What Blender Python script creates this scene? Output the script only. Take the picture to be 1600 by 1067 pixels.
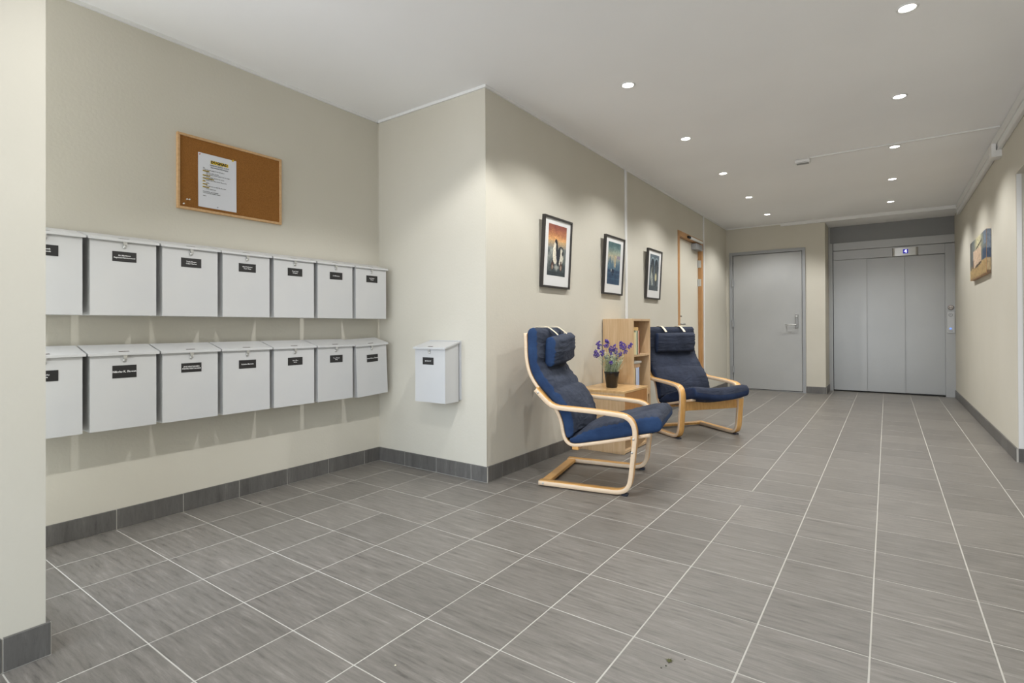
import bpy, bmesh, math, random
from mathutils import Vector, Matrix
random.seed(7)
SC = bpy.context.scene
COL = SC.collection
for o in list(bpy.data.objects): bpy.data.objects.remove(o, do_unlink=True)

# ------------------------------------------------------------------ camera
cam_data = bpy.data.cameras.new('camera'); cam = bpy.data.objects.new('camera', cam_data); COL.objects.link(cam)
cam_data.sensor_width = 36; cam_data.lens = 826.7/1600*36; cam_data.shift_y = -26.3/1600
cam_data.clip_start = 0.02
cam.matrix_world = Matrix.Translation((-.0078, .0243, .9613)) @ Matrix.Rotation(math.radians(35.335), 4, 'Z') @ Matrix.Rotation(math.radians(90.28), 4, 'X') @ Matrix.Rotation(math.radians(-.249), 4, 'Z')
SC.camera = cam

# ------------------------------------------------------------------ key dimensions (metres)
A = -3.029      # alcove back wall (mailboxes)
B = -2.037      # corridor left wall
Cx = .735       # right wall
Y0 = .503       # alcove near end
E = 2.609       # alcove far side wall
D = 8.641       # end wall
D2 = 9.2        # lift front
X1 = -.715      # lift niche left
H = 2.467       # ceiling
HS = 2.428      # niche soffit
YB = -1.25      # glazed entrance behind the camera
DAY = 4.0
SPOT = 32.0      # corridor lamps
SPOT_NEAR = 46.0 # the two lamps by the mailboxes

# ------------------------------------------------------------------ world, exposure
W = bpy.data.worlds.new('daylight'); SC.world = W; W.use_nodes = True
bg = W.node_tree.nodes['Background']; bg.inputs[1].default_value = DAY      # overcast sky over a grey forecourt
_n = W.node_tree.nodes; _tc = _n.new('ShaderNodeTexCoord'); _sx = _n.new('ShaderNodeSeparateXYZ'); _rp = _n.new('ShaderNodeValToRGB')
W.node_tree.links.new(_tc.outputs['Generated'], _sx.inputs[0]); W.node_tree.links.new(_sx.outputs[2], _rp.inputs[0]); W.node_tree.links.new(_rp.outputs[0], bg.inputs[0])
_rp.color_ramp.elements[0].position = 0; _rp.color_ramp.elements[0].color = (.62, .63, .65, 1)
_rp.color_ramp.elements[1].position = .06; _rp.color_ramp.elements[1].color = (.78, .88, 1, 1)
SC.view_settings.view_transform = 'Standard'; SC.view_settings.look = 'None'
SC.view_settings.gamma = 1; SC.view_settings.use_curve_mapping = False
SC.view_settings.exposure = 0.42
pl = bpy.data.lights.new('portal', 'AREA'); pl.shape = 'RECTANGLE'; pl.size = 2.6; pl.size_y = 2.3; pl.cycles.is_portal = True
po = bpy.data.objects.new('window_portal', pl); COL.objects.link(po)
po.location = (-.65, YB-.06, 1.16); po.rotation_euler = (math.radians(90), 0, 0)

# ------------------------------------------------------------------ materials
def mat(name, col, rough=.6, metal=0, spec=.5, **k):
    m = bpy.data.materials.new(name); m.use_nodes = True
    b = m.node_tree.nodes['Principled BSDF']
    b.inputs['Base Color'].default_value = (*col, 1); b.inputs['Roughness'].default_value = rough
    b.inputs['Metallic'].default_value = metal; b.inputs['Specular IOR Level'].default_value = spec
    return m
def nd(m, t, **k):
    n = m.node_tree.nodes.new(t)
    for a, v in k.items(): setattr(n, a, v)
    return n
def lk(m, a, b): m.node_tree.links.new(a, b)
def srgb(r, g, b):
    f = lambda c: (c/255/12.92) if c/255 <= .04045 else ((c/255+.055)/1.055)**2.4
    return (f(r), f(g), f(b))
def noise_mat(name, c1, c2, scale=(1, 1, 1), nscale=5, rough=.6, bump=0, bscale=60, detail=4, metal=0, spec=.5, coord='Object', lo=.3, hi=.7, bdist=.002):
    m = mat(name, c1, rough, metal, spec); b = m.node_tree.nodes['Principled BSDF']
    tc = nd(m, 'ShaderNodeTexCoord'); mp = nd(m, 'ShaderNodeMapping'); mp.inputs['Scale'].default_value = scale
    lk(m, tc.outputs[coord], mp.inputs[0])
    nz = nd(m, 'ShaderNodeTexNoise'); nz.inputs['Scale'].default_value = nscale; nz.inputs['Detail'].default_value = detail
    lk(m, mp.outputs[0], nz.inputs['Vector'])
    r = nd(m, 'ShaderNodeValToRGB'); r.color_ramp.elements[0].position = lo; r.color_ramp.elements[1].position = hi
    r.color_ramp.elements[0].color = (*c1, 1); r.color_ramp.elements[1].color = (*c2, 1)
    lk(m, nz.outputs['Fac'], r.inputs[0]); lk(m, r.outputs[0], b.inputs['Base Color'])
    if bump:
        n2 = nd(m, 'ShaderNodeTexNoise'); n2.inputs['Scale'].default_value = bscale; n2.inputs['Detail'].default_value = 5
        lk(m, mp.outputs[0], n2.inputs['Vector'])
        bp = nd(m, 'ShaderNodeBump'); bp.inputs['Strength'].default_value = bump; bp.inputs['Distance'].default_value = bdist
        lk(m, n2.outputs['Fac'], bp.inputs['Height']); lk(m, bp.outputs[0], b.inputs['Normal'])
    return m

M = {}
M['wall'] = noise_mat('beige_wall_paint', srgb(200, 195.6, 182), srgb(205, 200.6, 188), nscale=1.5, rough=.75, bump=.35, bscale=70, spec=.3)
M['ceil'] = noise_mat('white_ceiling_paint', srgb(240, 240, 240), srgb(244, 244, 244), nscale=1.2, rough=.85, bump=.1, bscale=90, spec=.2)
M['trim'] = mat('white_trim', srgb(228, 228, 226), .5)
M['grout'] = noise_mat('light_grout', srgb(180, 177, 169), srgb(192, 189, 182), nscale=9, rough=.9, spec=.2)
M['plastic'] = mat('white_plastic', srgb(232, 232, 230), .4)
M['boxwhite'] = noise_mat('white_painted_sheet_steel', srgb(196, 197, 198), srgb(202, 202, 201), nscale=3, rough=.38)
M['slot'] = mat('dark_slot', srgb(70, 55, 48), .8)
M['plate'] = mat('black_name_plate', srgb(34, 33, 33), .45)
M['ink'] = mat('white_lettering', srgb(235, 235, 235), .6)
M['blackink'] = mat('black_ink', srgb(40, 40, 42), .8)
M['yellow'] = mat('highlighter_yellow', srgb(235, 200, 30), .8)
M['paper'] = mat('white_paper', srgb(222, 224, 230), .8)
M['cork'] = noise_mat('cork', srgb(134, 90, 46), srgb(156, 108, 58), nscale=260, rough=.95, bump=.4, bscale=300, spec=.1, detail=3)
M['pine'] = noise_mat('board_frame_wood', srgb(192, 152, 106), srgb(208, 170, 124), scale=(1, 8, 8), nscale=9, rough=.5)
M['grey'] = noise_mat('grey_painted_door', srgb(168, 169, 168), srgb(174, 175, 174), nscale=2, rough=.45, bump=.05, bscale=200)
M['greyframe'] = mat('grey_painted_frame', srgb(158, 160, 162), .42)
M['lift'] = noise_mat('lift_grey_steel', srgb(164, 164, 162), srgb(170, 170, 168), nscale=1.5, rough=.34, bump=.15, bscale=500, metal=.35, bdist=.0005)
M['liftdark'] = mat('lift_header_grey', srgb(128, 128, 127), .4, .2)
M['gap'] = mat('dark_gap', srgb(32, 32, 32), .9)
M['steel'] = mat('brushed_steel', srgb(205, 205, 202), .3, .75)
M['steeldull'] = mat('dull_steel', srgb(150, 150, 148), .42, .9)
M['blackframe'] = mat('black_picture_frame', srgb(52, 49, 47), .45)
M['mount'] = mat('white_mount', srgb(222, 222, 220), .8)
M['doorwhite'] = noise_mat('cream_door_paint', srgb(216, 211, 196), srgb(220, 216, 202), nscale=1, rough=.5)
M['doorwood'] = noise_mat('door_frame_wood', srgb(176, 128, 80), srgb(196, 150, 98), scale=(8, 8, 1), nscale=6, rough=.45)
M['birch_edge'] = noise_mat('pale_birch_laminate_edge', srgb(224, 198, 168), srgb(232, 208, 178), scale=(1, 1, 12), nscale=14, rough=.42)
M['birch_face'] = noise_mat('honey_lacquered_birch', srgb(206, 152, 84), srgb(224, 176, 108), scale=(2, 9, 2), nscale=7, rough=.33)
M['rubber'] = mat('dark_rubber', srgb(38, 42, 55), .7)
M['veneer'] = noise_mat('pale_oak_veneer', srgb(188, 156, 116), srgb(206, 178, 142), scale=(9, 9, .7), nscale=6, rough=.38, detail=6)
M['veneertop'] = noise_mat('oak_veneer_top', srgb(196, 158, 108), srgb(216, 180, 130), scale=(9, 1, 1), nscale=5, rough=.22, detail=6)
M['veneerdark'] = noise_mat('darker_oak_veneer', srgb(160, 112, 62), srgb(172, 124, 74), scale=(9, 9, .7), nscale=6, rough=.4, detail=6)
M['back'] = mat('grey_back_panel', srgb(150, 140, 128), .7)
M['pot'] = mat('glossy_black_pot', srgb(24, 20, 19), .18)
M['soil'] = mat('dark_soil', srgb(50, 40, 32), .95)
M['stem'] = mat('sage_green_stems', srgb(134, 152, 112), .7)
M['stempale'] = mat('pale_grey_green_leaves', srgb(192, 202, 180), .7)
M['lav'] = noise_mat('lavender_purple', srgb(66, 50, 128), srgb(104, 82, 168), nscale=80, rough=.8)
M['strap'] = mat('cream_strap', srgb(238, 226, 198), .6)
M['sling'] = mat('grey_sling_canvas', srgb(140, 142, 146), .9)
def emis(name, col, s):
    m = mat(name, col); b = m.node_tree.nodes['Principled BSDF']
    b.inputs['Emission Color'].default_value = (*col, 1); b.inputs['Emission Strength'].default_value = s; return m
M['lamp'] = emis('lit_lamp', (1, .96, .9), 14)
M['screen'] = emis('dark_blue_display', (.03, .03, .35), .5)
M['glyph'] = emis('lit_display_glyph', (.66, .66, 1), 1.2)
M['bluebtn'] = emis('lit_blue_button', (.2, .35, .9), .6)

def fabric(name, c1, c2, wr=.5, fr=.85):
    m = mat(name, c1, fr, 0, .25); b = m.node_tree.nodes['Principled BSDF']
    tc = nd(m, 'ShaderNodeTexCoord')
    n1 = nd(m, 'ShaderNodeTexNoise'); n1.inputs['Scale'].default_value = 7; n1.inputs['Detail'].default_value = 6; n1.inputs['Roughness'].default_value = .65
    lk(m, tc.outputs['Object'], n1.inputs['Vector'])
    r = nd(m, 'ShaderNodeValToRGB'); r.color_ramp.elements[0].position = .33; r.color_ramp.elements[1].position = .68
    r.color_ramp.elements[0].color = (*c1, 1); r.color_ramp.elements[1].color = (*c2, 1)
    lk(m, n1.outputs[0], r.inputs[0]); lk(m, r.outputs[0], b.inputs['Base Color'])
    n2 = nd(m, 'ShaderNodeTexNoise'); n2.inputs['Scale'].default_value = 14; n2.inputs['Detail'].default_value = 3; n2.inputs['Distortion'].default_value = 1.2
    n3 = nd(m, 'ShaderNodeTexNoise'); n3.inputs['Scale'].default_value = 700
    mp = nd(m, 'ShaderNodeMapping'); mp.inputs['Scale'].default_value = (1, .5, 1.6); lk(m, tc.outputs['Object'], mp.inputs[0])
    lk(m, mp.outputs[0], n2.inputs['Vector']); lk(m, tc.outputs['Object'], n3.inputs['Vector'])
    b1 = nd(m, 'ShaderNodeBump'); b1.inputs['Strength'].default_value = wr; b1.inputs['Distance'].default_value = .02
    b2 = nd(m, 'ShaderNodeBump'); b2.inputs['Strength'].default_value = .4; b2.inputs['Distance'].default_value = .001
    lk(m, n2.outputs[0], b1.inputs['Height']); lk(m, n3.outputs[0], b2.inputs['Height']); lk(m, b1.outputs[0], b2.inputs['Normal'])
    lk(m, b2.outputs[0], b.inputs['Normal'])
    return m
M['fab_side'] = fabric('blue_denim_side', srgb(34, 54, 88), srgb(44, 68, 104), .15)
M['fab_side2'] = fabric('dark_navy_side', srgb(30, 42, 68), srgb(42, 56, 86), .15)
M['fab_top'] = fabric('faded_navy_top', srgb(42, 48, 62), srgb(66, 72, 86), .45)
M['fab_top2'] = fabric('dark_navy_top', srgb(38, 43, 56), srgb(54, 60, 76), .45)

# floor tiles: per-tile tone and streaks along X
TX0, TY0, TPX, TPY = -3.055, .702, .300, .294
def tile_mat(name, wall=False):
    m = mat(name, (.2, .2, .2), .42, 0, .5); b = m.node_tree.nodes['Principled BSDF']
    ge = nd(m, 'ShaderNodeNewGeometry'); sx = nd(m, 'ShaderNodeSeparateXYZ'); lk(m, ge.outputs['Position'], sx.inputs[0])
    def math_(op, a, c=None):
        n = nd(m, 'ShaderNodeMath', operation=op)
        for i, v in enumerate((a, c)):
            if v is None: continue
            if isinstance(v, (int, float)): n.inputs[i].default_value = v
            else: lk(m, v, n.inputs[i])
        return n.outputs[0]
    fx = math_('FLOOR', math_('DIVIDE', math_('SUBTRACT', sx.outputs[0], TX0), TPX))
    fy = math_('FLOOR', math_('DIVIDE', math_('SUBTRACT', sx.outputs[1], TY0), TPY))
    cb = nd(m, 'ShaderNodeCombineXYZ'); lk(m, fx, cb.inputs[0]); lk(m, fy, cb.inputs[1])
    wn = nd(m, 'ShaderNodeTexWhiteNoise', noise_dimensions='3D'); lk(m, cb.outputs[0], wn.inputs['Vector'])
    off = nd(m, 'ShaderNodeVectorMath', operation='SCALE'); lk(m, wn.outputs['Color'], off.inputs[0]); off.inputs['Scale'].default_value = 13
    add = nd(m, 'ShaderNodeVectorMath', operation='ADD'); lk(m, ge.outputs['Position'], add.inputs[0]); lk(m, off.outputs[0], add.inputs[1])
    mp = nd(m, 'ShaderNodeMapping'); mp.inputs['Scale'].default_value = (16, 16, 2.5) if wall else (5, 52, 1)
    lk(m, add.outputs[0], mp.inputs[0])
    nz = nd(m, 'ShaderNodeTexNoise'); nz.inputs['Scale'].default_value = 1.3; nz.inputs['Detail'].default_value = 7; nz.inputs['Roughness'].default_value = .68; nz.inputs['Distortion'].default_value = .25
    lk(m, mp.outputs[0], nz.inputs['Vector'])
    r = nd(m, 'ShaderNodeValToRGB'); e = r.color_ramp.elements
    c = [(84, 80, 76), (113, 109, 103), (126, 121, 115), (148, 143, 136)] if not wall else [(74, 72, 70), (92, 90, 87), (100, 98, 95), (122, 120, 116)]
    e[0].position = .28; e[0].color = (*srgb(*c[0]), 1); e[1].position = .74; e[1].color = (*srgb(*c[3]), 1)
    for p_, q in ((.42, c[1]), (.58, c[2])):
        x = e.new(p_); x.color = (*srgb(*q), 1)
    lk(m, nz.outputs[0], r.inputs[0])
    # sparse fine dark flecks and pale chips
    n5 = nd(m, 'ShaderNodeTexNoise'); n5.inputs['Scale'].default_value = 9; n5.inputs['Detail'].default_value = 8; n5.inputs['Roughness'].default_value = .8
    lk(m, mp.outputs[0], n5.inputs['Vector'])
    r5 = nd(m, 'ShaderNodeValToRGB'); r5.color_ramp.elements[0].position = .30; r5.color_ramp.elements[0].color = (.72, .72, .72, 1); r5.color_ramp.elements[1].position = .48; r5.color_ramp.elements[1].color = (1, 1, 1, 1)
    lk(m, n5.outputs[0], r5.inputs[0])
    mx = nd(m, 'ShaderNodeMix', data_type='RGBA', blend_type='MULTIPLY'); mx.inputs[0].default_value = 1
    lk(m, r.outputs[0], mx.inputs[6]); lk(m, r5.outputs[0], mx.inputs[7])
    hs = nd(m, 'ShaderNodeHueSaturation'); lk(m, mx.outputs[2], hs.inputs['Color'])
    lk(m, math_('ADD', math_('MULTIPLY', wn.outputs['Value'], .16), .92), hs.inputs['Value'])
    lk(m, hs.outputs[0], b.inputs['Base Color'])
    rr = math_('ADD', math_('MULTIPLY', nz.outputs[0], .22), .27); lk(m, rr, b.inputs['Roughness'])
    bp = nd(m, 'ShaderNodeBump'); bp.inputs['Strength'].default_value = .25; bp.inputs['Distance'].default_value = .002
    lk(m, n5.outputs[0], bp.inputs['Height']); lk(m, bp.outputs[0], b.inputs['Normal'])
    return m
M['tile'] = tile_mat('grey_stone_tile')
M['skirt'] = tile_mat('dark_stone_skirting', True)

# ------------------------------------------------------------------ mesh helpers
class MB:
    def __init__(s): s.v = []; s.f = []; s.m = []; s.sm = []
    def add(s, vs, fs, mi=0, smooth=False):
        n = len(s.v); s.v += [tuple(v) for v in vs]
        for k, f in enumerate(fs):
            s.f.append([n+i for i in f]); s.m.append(mi[k] if isinstance(mi, list) else mi); s.sm.append(smooth)
        return s
    def box(s, x0, x1, y0, y1, z0, z1, mi=0, T=None):
        vs = [Vector((x, y, z)) for z in (z0, z1) for y in (y0, y1) for x in (x0, x1)]
        if T: vs = [T @ v for v in vs]
        return s.add(vs, [(0, 2, 3, 1), (4, 5, 7, 6), (0, 1, 5, 4), (2, 6, 7, 3), (0, 4, 6, 2), (1, 3, 7, 5)], mi)
    def bevbox(s, x0, x1, y0, y1, z0, z1, r=.003, seg=2, mi=0, T=None):
        bm = bmesh.new(); bmesh.ops.create_cube(bm, size=1)
        for v in bm.verts: v.co = Vector(((x0+x1)/2+v.co.x*(x1-x0), (y0+y1)/2+v.co.y*(y1-y0), (z0+z1)/2+v.co.z*(z1-z0)))
        bmesh.ops.bevel(bm, geom=bm.edges[:], offset=r, segments=seg, affect='EDGES', profile=.5)
        bm.verts.index_update()
        vs = [(T @ v.co) if T else v.co.copy() for v in bm.verts]; fs = [[v.index for v in f.verts] for f in bm.faces]; bm.free()
        return s.add(vs, fs, mi, False)
    def prism(s, poly, axis, a, b, mi=0, side=None):
        """poly: 2D list; extruded along axis ('x': poly=(y,z), 'y': poly=(x,z), 'z': poly=(x,y))"""
        def P(p, t): return {'x': (t, p[0], p[1]), 'y': (p[0], t, p[1]), 'z': (p[0], p[1], t)}[axis]
        n = len(poly); vs = [P(p, a) for p in poly]+[P(p, b) for p in poly]
        fs = [list(range(n))[::-1], list(range(n, 2*n))]+[[i, (i+1) % n, n+(i+1) % n, n+i] for i in range(n)]
        sd = mi if side is None else side
        return s.add(vs, fs, [mi, mi]+[sd]*n)
    def tube(s, pts, r, seg=10, mi=0, cap=True, closed=False, smooth=True):
        pts = [Vector(p) for p in pts]; n = len(pts); rs = r if isinstance(r, (list, tuple)) else [r]*n
        vs = []; prev = None
        for i, p in enumerate(pts):
            t = (pts[(i+1) % n if closed else min(i+1, n-1)]-pts[(i-1) % n if closed else max(i-1, 0)]).normalized()
            if prev is None:
                a = Vector((0, 0, 1)) if abs(t.z) < .9 else Vector((1, 0, 0)); u = t.cross(a).normalized()
            else:
                u = (prev-t*prev.dot(t)).normalized()
            prev = u; w = t.cross(u)
            vs += [p+(u*math.cos(2*math.pi*k/seg)+w*math.sin(2*math.pi*k/seg))*rs[i] for k in range(seg)]
        fs = []
        for i in range(n if closed else n-1):
            j = (i+1) % n
            fs += [[i*seg+k, i*seg+(k+1) % seg, j*seg+(k+1) % seg, j*seg+k] for k in range(seg)]
        s.add(vs, fs, mi, smooth)
        if cap and not closed:
            s.add(vs[:seg], [list(range(seg))[::-1]], mi); s.add(vs[-seg:], [list(range(seg))], mi)
        return s
    def lathe(s, prof, seg=24, mi=0, T=None, smooth=True):
        vs = []; fs = []
        for r, z in prof:
            vs += [Vector((r*math.cos(2*math.pi*k/seg), r*math.sin(2*math.pi*k/seg), z)) for k in range(seg)]
        for i in range(len(prof)-1):
            fs += [[i*seg+k, i*seg+(k+1) % seg, (i+1)*seg+(k+1) % seg, (i+1)*seg+k] for k in range(seg)]
        if T: vs = [T @ v for v in vs]
        return s.add(vs, fs, mi, smooth)
    def mesh(s, name, mats):
        me = bpy.data.meshes.new(name); me.from_pydata(s.v, [], s.f)
        for m in (mats if isinstance(mats, (list, tuple)) else [mats]): me.materials.append(m)
        for i, p in enumerate(me.polygons): p.material_index = s.m[i]; p.use_smooth = s.sm[i]
        me.validate(); me.update(); return me
    def build(s, name, mats, parent=None, **props):
        return link(name, s.mesh(name, mats), parent, **props)
def link(name, me, parent=None, loc=None, **props):
    o = bpy.data.objects.new(name, me); COL.objects.link(o)
    if parent: o.parent = parent
    if loc: o.location = loc
    for k, v in props.items(): o[k] = v
    return o
def thing(name, label, cat, loc=(0, 0, 0), rz=0, group=None):
    o = bpy.data.objects.new(name, None); COL.objects.link(o); o.location = loc; o.rotation_euler = (0, 0, rz)
    o.empty_display_size = .05
    o['label'] = label; o['category'] = cat
    if group: o['group'] = group
    return o
def tag(o, label, cat, group=None):
    o['label'] = label; o['category'] = cat
    if group: o['group'] = group
    return o
def copy_tree(o, parent=None):
    c = o.copy(); COL.objects.link(c); c.parent = parent
    for ch in [x for x in o.children]: copy_tree(ch, c)
    return c
_tc = {}
FACE_X = Matrix(((0, 0, 1, 0), (1, 0, 0, 0), (0, 1, 0, 0), (0, 0, 0, 1)))       # text on a wall that faces +X
FACE_MY = Matrix(((1, 0, 0, 0), (0, 0, -1, 0), (0, 1, 0, 0), (0, 0, 0, 1)))     # text on a wall that faces -Y
def text_geo(txt, size, align='CENTER', bold=0.0, sx=1):
    cu = bpy.data.curves.new('t', 'FONT'); cu.body = txt; cu.size = size; cu.align_x = align; cu.align_y = 'CENTER'
    cu.resolution_u = 1; cu.offset = bold; cu.fill_mode = 'FRONT'; cu.extrude = 0.0001
    ob = bpy.data.objects.new('t', cu); COL.objects.link(ob)
    dg = bpy.context.evaluated_depsgraph_get(); me = bpy.data.meshes.new_from_object(ob.evaluated_get(dg))
    vs = [v.co.copy() for v in me.vertices]; fs = [list(p.vertices) for p in me.polygons]
    for v in vs: v.x *= sx
    bpy.data.objects.remove(ob); bpy.data.meshes.remove(me); bpy.data.curves.remove(cu)
    return vs, fs
def put_text(mb, txt, size, T, align='CENTER', bold=0.0, mi=0, sx=1):
    vs, fs = text_geo(txt, size, align, bold, sx); mb.add([T @ v for v in vs], fs, mi)

# ------------------------------------------------------------------ room shell
def wallbox(name, *b, mats=None):
    m = MB(); m.box(*b); return m.build(name, mats or M['wall'], kind='structure')
T_ = .12
wallbox('wall_left_near', B-T_-.1, B, YB, Y0, 0, H)
wallbox('wall_alcove_back', A-T_, A, Y0-.1, E+T_, 0, H)
wallbox('wall_alcove_far', A, B-.1, E, E+T_, 0, H)
# corridor left wall with the door opening
DL0, DL1, DLZ = 6.345, 7.33, 2.085
m = MB(); m.box(B-.1, B, E, DL0, 0, H).box(B-.1, B, DL1, D+T_, 0, H).box(B-.1, B, DL0, DL1, DLZ, H); m.box(B-.16, B-.12, DL0-.05, DL1+.05, 0, DLZ+.05)
m.build('wall_left', M['wall'], kind='structure')
# end wall with fire door opening + lift niche
FX0, FX1, FZ = -1.955, -.985, 2.06
m = MB(); m.box(B, FX0, D, D+.1, 0, H).box(FX1, X1, D, D+.1, 0, H).box(FX0, FX1, D, D+.1, FZ, H).box(FX0-.05, FX1+.05, D+.13, D+.17, 0, FZ+.05)
m.box(X1-.1, X1, D+.1, D2+T_, 0, H)
m.build('wall_end', M['wall'], kind='structure')
wallbox('wall_niche_back', X1, Cx, D2+.06, D2+T_+.06, 0, H, mats=M['liftdark'])
# right wall with door recess
RY0, RY1, RZ = 4.05, 5.10, 2.02
m = MB(); m.box(Cx, Cx+.3, RY1, D2+T_, 0, H).box(Cx, Cx+.3, YB, RY0, 0, H).box(Cx, Cx+.3, RY0, RY1, RZ, H)
m.build('wall_right', M['wall'], kind='structure')
m = MB(); m.box(X1, Cx, D+.001, D2+T_, HS, H-.001); m.build('trim_soffit', M['ceil'], kind='structure')
wallbox('ceiling', A-T_, Cx+.35, YB-.3, D2+T_, H, H+.1, mats=M['ceil'])
# entrance wall behind the camera: side piers + lintel, glazing bars
m = MB(); m.box(B-T_, -1.95, YB-.1, YB, 0, H).box(.65, Cx+.3, YB-.1, YB, 0, H).box(-1.95, .65, YB-.1, YB, 2.32, H)
m.build('wall_entrance', M['wall'], kind='structure')
m = MB()
for x in (-1.95, -1.02, -.05, .6): m.box(x, x+.05, YB-.08, YB-.03, 0, 2.32)
m.box(-1.95, .65, YB-.08, YB-.03, 2.27, 2.32).box(-1.95, .65, YB-.08, YB-.03, 0, .08)
m.build('window_1', M['greyframe'], kind='structure')

# floor slab (grout level) and tiles
fl = MB(); fl.box(A-.1, Cx+.3, YB-.1, D2+.1, -.06, -.0007)
floor = fl.build('floor', M['grout'], kind='structure')
regs = [(B, Cx, YB, Y0), (A, Cx, Y0, E), (B, Cx, E, D), (X1, Cx, D, D2-.005), (Cx, Cx+.25, RY0, RY1)]
def proj(p):
    v = cam.matrix_world.inverted() @ Vector(p)
    if v.z > -.05: return None
    return (800+826.7*v.x/-v.z, 507.2-826.7*v.y/-v.z)
ribs = {(2, 4): 2, (7, 8): 2}     # ribbed tiles, twice as wide
skip = {(3, 4), (8, 8)}
cells = []
for j in range(-7, 30):
    for i in range(0, 14):
        if (i, j) in skip: continue
        w = ribs.get((i, j), 1); g = .0022
        gx0, gx1, gy0, gy1 = TX0+i*TPX, TX0+(i+w)*TPX, TY0+j*TPY, TY0+(j+1)*TPY
        ov = []
        for r in regs:
            a_ = (max(gx0, r[0]), min(gx1, r[1]), max(gy0, r[2]), min(gy1, r[3]))
            if a_[1]-a_[0] > .008 and a_[3]-a_[2] > .008: ov.append(a_)
        if not ov: continue
        x0, x1, y0, y1 = min(a_[0] for a_ in ov), max(a_[1] for a_ in ov), min(a_[2] for a_ in ov), max(a_[3] for a_ in ov)
        cells.append((x0+g*.95, x1-g*.95, y0+g*.8, y1-g*.8, (i, j) in ribs))
def tile_mb(m, x0, x1, y0, y1, rib, ox=0, oy=0, dz=0):
    c = .0007; z0, z1, z2 = -.008, -.0009+dz, dz
    x0 -= ox; x1 -= ox; y0 -= oy; y1 -= oy
    vs = []
    for (i_, z) in ((0, z0), (0, z1), (c, z2)):
        vs += [(x0+i_, y0+i_, z), (x1-i_, y0+i_, z), (x1-i_, y1-i_, z), (x0+i_, y1-i_, z)]
    fs = [[k, (k+1) % 4, 4+(k+1) % 4, 4+k] for k in range(4)]+[[4+k, 4+(k+1) % 4, 8+(k+1) % 4, 8+k] for k in range(4)]
    if not rib: fs.append([8, 9, 10, 11]); m.add(vs, fs)
    else:
        m.add(vs, fs)
        n = 7; L = (y1-y0-2*c)/n
        for k in range(n):
            a_ = y0+c+k*L; b_ = a_+L; q = .0006
            m.add([(x0+c, a_, z2), (x1-c, a_, z2), (x1-c, b_-.006, z2), (x0+c, b_-.006, z2), (x0+c, b_-.004, z2-q), (x1-c, b_-.004, z2-q), (x1-c, b_, z2), (x0+c, b_, z2)],
                  [[0, 1, 2, 3], [3, 2, 5, 4], [4, 5, 6, 7]])
rank = []
for c in cells:
    cx, cy = (c[0]+c[1])/2, (c[2]+c[3])/2
    ps = [proj((x, y, 0)) for x in c[:2] for y in c[2:4]]
    if any(p is None for p in ps): size = 0
    else:
        xs = [p[0] for p in ps]; ys = [p[1] for p in ps]
        vis = max(xs) > 0 and min(xs) < 1600 and min(ys) < 1067
        size = (max(ys)-min(ys)) if vis else 0
    rank.append((size, c))
rank.sort(key=lambda t: -t[0])
shared = {}; field = MB()
for k, (size, c) in enumerate(rank):
    x0, x1, y0, y1, rib = c; dz = random.uniform(-.0003, .0003)
    if size > 9 and k < 290:
        cx, cy = (x0+x1)/2, (y0+y1)/2; key = (round(x1-x0, 4), round(y1-y0, 4), rib)
        if key not in shared:
            m = MB(); tile_mb(m, x0, x1, y0, y1, rib, cx, cy); shared[key] = m.mesh('tile', M['tile'])
        o = link('ribbed_tile' if rib else 'tile', shared[key], floor, (cx, cy, dz))
    else: tile_mb(field, x0, x1, y0, y1, rib, dz=dz)
field.build('tile_field', M['tile'], floor, kind='stuff')

# tile skirtings: tiles 0.294 long, 10 cm high, 1 cm proud, pale joints
SH, ST = .097, .011
def skirting(name, side, axis, fix, sgn, a, b, joints, ends=(0, 0)):
    """axis 'y': wall plane X=fix, running along Y. sgn: direction the wall faces"""
    root = MB()
    def bx(m, u0, u1, t, z0, z1, t0=0):
        lo, hi = sorted((fix+sgn*t0, fix+sgn*t))
        if axis == 'y': m.box(lo, hi, u0, u1, z0, z1)
        else: m.box(u0, u1, lo, hi, z0, z1)
    bx(root, a, b, ST-.002, 0.0005, SH-.001)
    ro = root.build(name, M['grout'], kind='structure')
    js = [a]+[j for j in joints if a+.02 < j < b-.02]+[b]; cache = {}
    for u0, u1 in zip(js[:-1], js[1:]):
        m = MB(); p0, p1 = (u0+.002 if u0 != a or not ends[0] else u0-ends[0]), (u1-.002 if u1 != b or not ends[1] else u1+ends[1])
        bx(m, p0, p1, ST, .0035, SH, 0.001)
        m.build('skirting_tile', M['skirt'], ro)
    return ro
gy = [TY0+j*TPY for j in range(-8, 31)]; gx = [TX0+i*TPX for i in range(0, 14)]
skirting('baseboard_alcove_back', 'left', 'y', A, 1, Y0, E, gy)
skirting('baseboard_alcove_far', 'far', 'x', E, -1, A+ST, B+ST, gx+[B-.005])
skirting('baseboard_left', 'left', 'y', B, 1, E, DL0-.05, gy)
skirting('baseboard_left_far', 'left', 'y', B, 1, DL1+.05, D, gy)
skirting('baseboard_left_near', 'left', 'y', B, 1, YB, Y0+ST, gy)
skirting('baseboard_alcove_near', 'near', 'x', Y0, 1, A+ST, B, gx)
skirting('baseboard_end', 'end', 'x', D, -1, FX1+.03, X1+ST, gx)
skirting('baseboard_niche', 'niche', 'y', X1, 1, D, D2-.03, gy)
skirting('baseboard_right', 'right', 'y', Cx, -1, RY1-ST, D2-.03, gy)
skirting('baseboard_recess', 'recess', 'x', RY1, -1, Cx, Cx+.2, gx)
skirting('baseboard_right_near', 'right', 'y', Cx, -1, YB, RY0, gy)

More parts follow.
